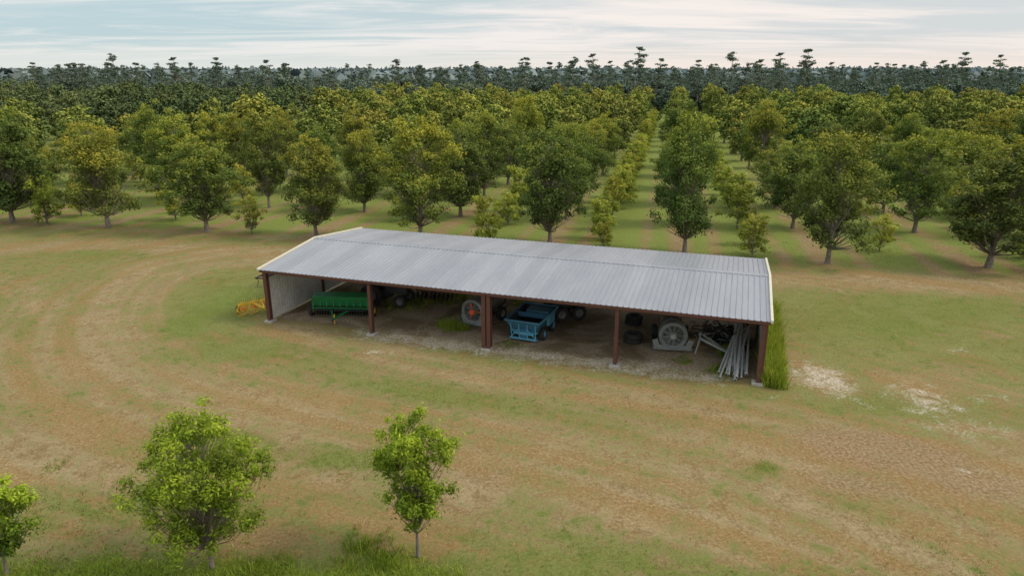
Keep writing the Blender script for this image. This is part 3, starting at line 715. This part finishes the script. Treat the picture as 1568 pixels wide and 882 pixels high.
# blue hopper wagon
b=B()
def frus(b,z0,z1,a,c_,m):
    ax,ay=a; cx,cy=c_
    V=[(-ax,-ay,z0),(ax,-ay,z0),(ax,ay,z0),(-ax,ay,z0),(-cx,-cy,z1),(cx,-cy,z1),(cx,cy,z1),(-cx,cy,z1)]
    b.add(V,[(0,1,5,4),(1,2,6,5),(2,3,7,6),(3,0,4,7),(3,2,1,0)],m)
    k=.05; V=[(x*(1-k/ax if i<4 else 1-k/cx),y*(1-k/ay if i<4 else 1-k/cy),z+(.06 if i<4 else 0)) for i,(x,y,z) in enumerate(V)]
    b.add(V,[(4,5,1,0),(5,6,2,1),(6,7,3,2),(7,4,0,3),(0,1,2,3)],M_black)
frus(b,.7,1.35,(.8,1.35),(1.1,1.7),M_blue); 
b.box((0,-1.72,1.38),(2.3,.07,.1),M_blue); b.box((0,1.72,1.38),(2.3,.07,.1),M_blue); b.box((-1.12,0,1.38),(.07,3.37,.1),M_blue); b.box((1.12,0,1.38),(.07,3.37,.1),M_lblue)
b.box((.2,.9,1.25),(1.5,.9,.3),M_blue); b.box((0,.1,1.2),(2.0,.06,.3),M_blue)
for i in range(5):
    y=-1.4+.7*i
    for s_ in (-1,1): b.beam((s_*.84,y*.85,.7),(s_*1.14,y,1.35),.05,.05,M_blue)
b.box((0,0,.55),(1.3,3.0,.16),M_lblue)
for x in (-.8,-.27,.27,.8): b.beam((x*.95,-1.45,.22),(x,-1.62,1.2),.06,.05,M_lblue)
b.beam((-.8,-1.5,.26),(-.27,-1.58,.85),.05,.05,M_lblue); b.beam((.8,-1.5,.26),(.27,-1.58,.85),.05,.05,M_lblue)
b.box((0,-1.48,.22),(1.75,.12,.1),M_lblue); b.box((0,-1.3,.62),(1.7,.1,.1),M_lblue)
b.box((0,-1.42,.55),(.5,.04,.5),M_blue)
for s_ in (-1,1):
    b.wheel((s_*1.0,-.75,.4),(1,0,0),.40,.26,M_lblue); b.wheel((s_*1.0,.95,.4),(1,0,0),.40,.26,M_lblue)
    b.box((s_*1.12,.3,1.05),(.16,1.1,.55),M_lblue)
b.cyl((-1,-.75,.4),(1,-.75,.4),.05,M_black,8); b.cyl((-1,.95,.4),(1,.95,.4),.05,M_black,8)
b.beam((0,1.5,.5),(0,3.0,.4),.1,.1,M_blue)
b.obj('hopper_wagon',(1.25,39.9,0),R(-22))
# dark trailer
b=B()
b.box((0,0,1.0),(1.6,3.2,.08),M_black)
for s_ in (-1,1):
    b.box((s_*.8,0,1.3),(.05,3.2,.55),M_black); b.wheel((s_*.98,.2,.5),(1,0,0),.5,.3,M_dgalv); b.wheel((s_*.98,-1.0,.5),(1,0,0),.5,.3,M_dgalv)
b.box((0,-1.6,1.3),(1.6,.05,.55),M_black); b.box((0,1.6,1.3),(1.6,.05,.55),M_black)
b.box((-.1,-.9,1.5),(1.0,.9,.5),M_black); b.cyl((.3,.5,1.05),(.3,.5,1.75),.25,M_dgalv,16)
b.beam((0,1.6,.9),(0,3,.6),.1,.1,M_black); b.box((0,0,.8),(.9,3,.25),M_black)
b.obj('farm_trailer',(3.9,43.3,0),R(-72))
def tyre(loc,n):
    b=B()
    for i in range(n):
        b.lathe([(-.12,.3),(-.15,.4),(-.13,.5),(-.07,.54),(.07,.54),(.13,.5),(.15,.4),(.12,.3),(.05,.27),(-.05,.27)],(.04*i,0,.16+.3*i),(0,.02,1),M_rubber,28,True)
        for j in range(24):
            a=j*math.pi/12; b.box((.54*math.cos(a)+.04*i,.54*math.sin(a),.16+.3*i),(.03,.06,.2),M_rubber,Matrix.Rotation(a,3,'Z')@Matrix.Rotation(.3,3,'X'))
    b.obj('tire_stack',loc)
tyre((7.3,38.5,0),2); tyre((7.9,41.7,0),2)
b=B()
b.beam((0,0,.75),(1.5,-1.1,.25),.09,.12,M_lgrey); b.beam((.2,.9,.75),(1.5,-1.1,.25),.09,.12,M_lgrey); b.beam((0,0,.75),(.2,.9,.75),.09,.12,M_lgrey)
b.beam((0,0,.75),(-.4,-.6,.05),.07,.07,M_lgrey); b.beam((.2,.9,.75),(.2,1.2,.05),.07,.07,M_lgrey); b.cyl((1.5,-1.1,.0),(1.5,-1.1,.5),.04,M_lgrey,8); b.beam((1.5,-1.1,.25),(1.9,-1.4,.22),.1,.1,M_lgrey)
b.obj('drawbar_frame',(11.0,37.2,0),0)
# pipes
b=B(); r2=np.random.default_rng(4)
for i in range(24):
    xa=28.3+1.5*r2.uniform(); xb=28.9+1.0*r2.uniform()
    la=r2.uniform(-.35,1.6); z1=.5+.65*r2.uniform(); 
    a=(xa,la,.08+.10*(i%3)); c_=(xb,la+r2.uniform(4.3,5.6),z1+.2)
    rr=r2.choice([.05,.065,.08])
    A=Vector(a);C=Vector(c_);dd=(C-A).normalized()
    b.lathe([(0,rr*.8),(0,rr),((C-A).length,rr),((C-A).length,rr*.8),((C-A).length-.3,rr*.75)],A,dd,M_pipe,12)
    b.lathe([(.3,rr*.78),(0,rr*.8)],A,dd,M_dark,12); b.lathe([(.3,.001),(.3,rr*.78)],A,dd,M_dark,12)
    b.ring(A+dd*.04,dd,rr*1.08,.015,M_pipe,12)
b.obj('irrigation_pipes',(SH[0],SH[1],0),ang)
# scrap pile
b=B()
for i in range(120):
    c_=Vector((28.2+r2.normal(0,.8),5.7+r2.normal(0,.8),.1+abs(r2.normal(0,.42))))
    v=Vector((r2.normal(),r2.normal(),r2.normal()*.45)).normalized()*r2.uniform(.3,1.0)
    a=c_-v;a.z=max(a.z,.03); e=c_+v; e.z=max(e.z,.03)
    if max(a.x,e.x)>30.1: continue
    mm=[M_black,M_rust,M_lgrey,M_dgalv,M_rubber][i%5]
    if i%3: b.beam(a,e,r2.uniform(.03,.09),r2.uniform(.02,.09),mm)
    else: b.cyl(a,e,r2.uniform(.02,.05),mm,8)
for i in range(5): b.lathe([(-.08,.2),(-.1,.3),(.1,.3),(.08,.2)],(28.0+r2.uniform(0,1.8),5.4+r2.uniform(0,1.6),.5+.3*r2.uniform()),(r2.normal(),r2.normal(),1),M_rubber,18)
b.obj('scrap_metal_pile',(SH[0],SH[1],0),ang)
# hay rake
b=B()
b.beam((-1.1,0,.75),(1.1,.25,.75),.1,.1,M_yellow); b.beam((-.2,.1,.75),(.3,-1.1,.6),.09,.09,M_yellow); b.beam((.5,.2,.75),(.3,-1.1,.6),.07,.07,M_yellow)
for i in range(3):
    c_=Vector((-.85+.75*i,-.25+.05*i,.55)); ax=Vector((.45,-1,0.05)).normalized(); q=ax.to_track_quat('Z','Y').to_matrix()
    b.ring(c_,ax,.42,.022,M_yellow,24); b.ring(c_,ax,.2,.015,M_orange,16)
    b.cyl(c_-ax*.05,c_+ax*.08,.07,M_orange,10)
    for j in range(20):
        a=j*math.pi/10; p=Vector((math.cos(a),math.sin(a),0)); p2=Vector((math.cos(a+.22)*.62,math.sin(a+.22)*.62,-.06))
        e=c_+q@p2; e.z=max(e.z,.01)
        b.cyl(c_+q@(p*.1),e,.015,M_yellow,4)
    b.beam(c_+ax*.0,Vector((-.8+.75*i,.1,.75)),.05,.05,M_yellow)
for s_ in (-1,1): b.wheel((s_*1.05,.45,.28),(1,.1,0),.28,.16,M_yellow); b.beam((s_*1.0,.2,.75),(s_*1.0,.45,.3),.06,.06,M_yellow)
b.obj('hay_rake',(-17.4,43.8,0),R(35))
# cultivator
b=B()
for y in (0,.6,1.2): b.box((0,y,.75),(2.4,.09,.09),M_black)
for x in (-1.0,0,1.0): b.box((x,.6,.82),(.08,1.4,.06),M_black)
for i in range(9):
    x=-1.1+i*.27; y=.6*(i%3); b.beam((x,y,.72),(x,y+.3,.45),.03,.05,M_rust); b.beam((x,y+.3,.45),(x,y+.02,.03),.03,.06,M_rust)
b.beam((-.4,0,.8),(0,-.3,1.3),.06,.06,M_black); b.beam((.4,0,.8),(0,-.3,1.3),.06,.06,M_black); b.beam((0,-.3,1.3),(0,1.1,.85),.05,.05,M_black)
b.obj('cultivator',(-18.3,49.4,0),R(-10))
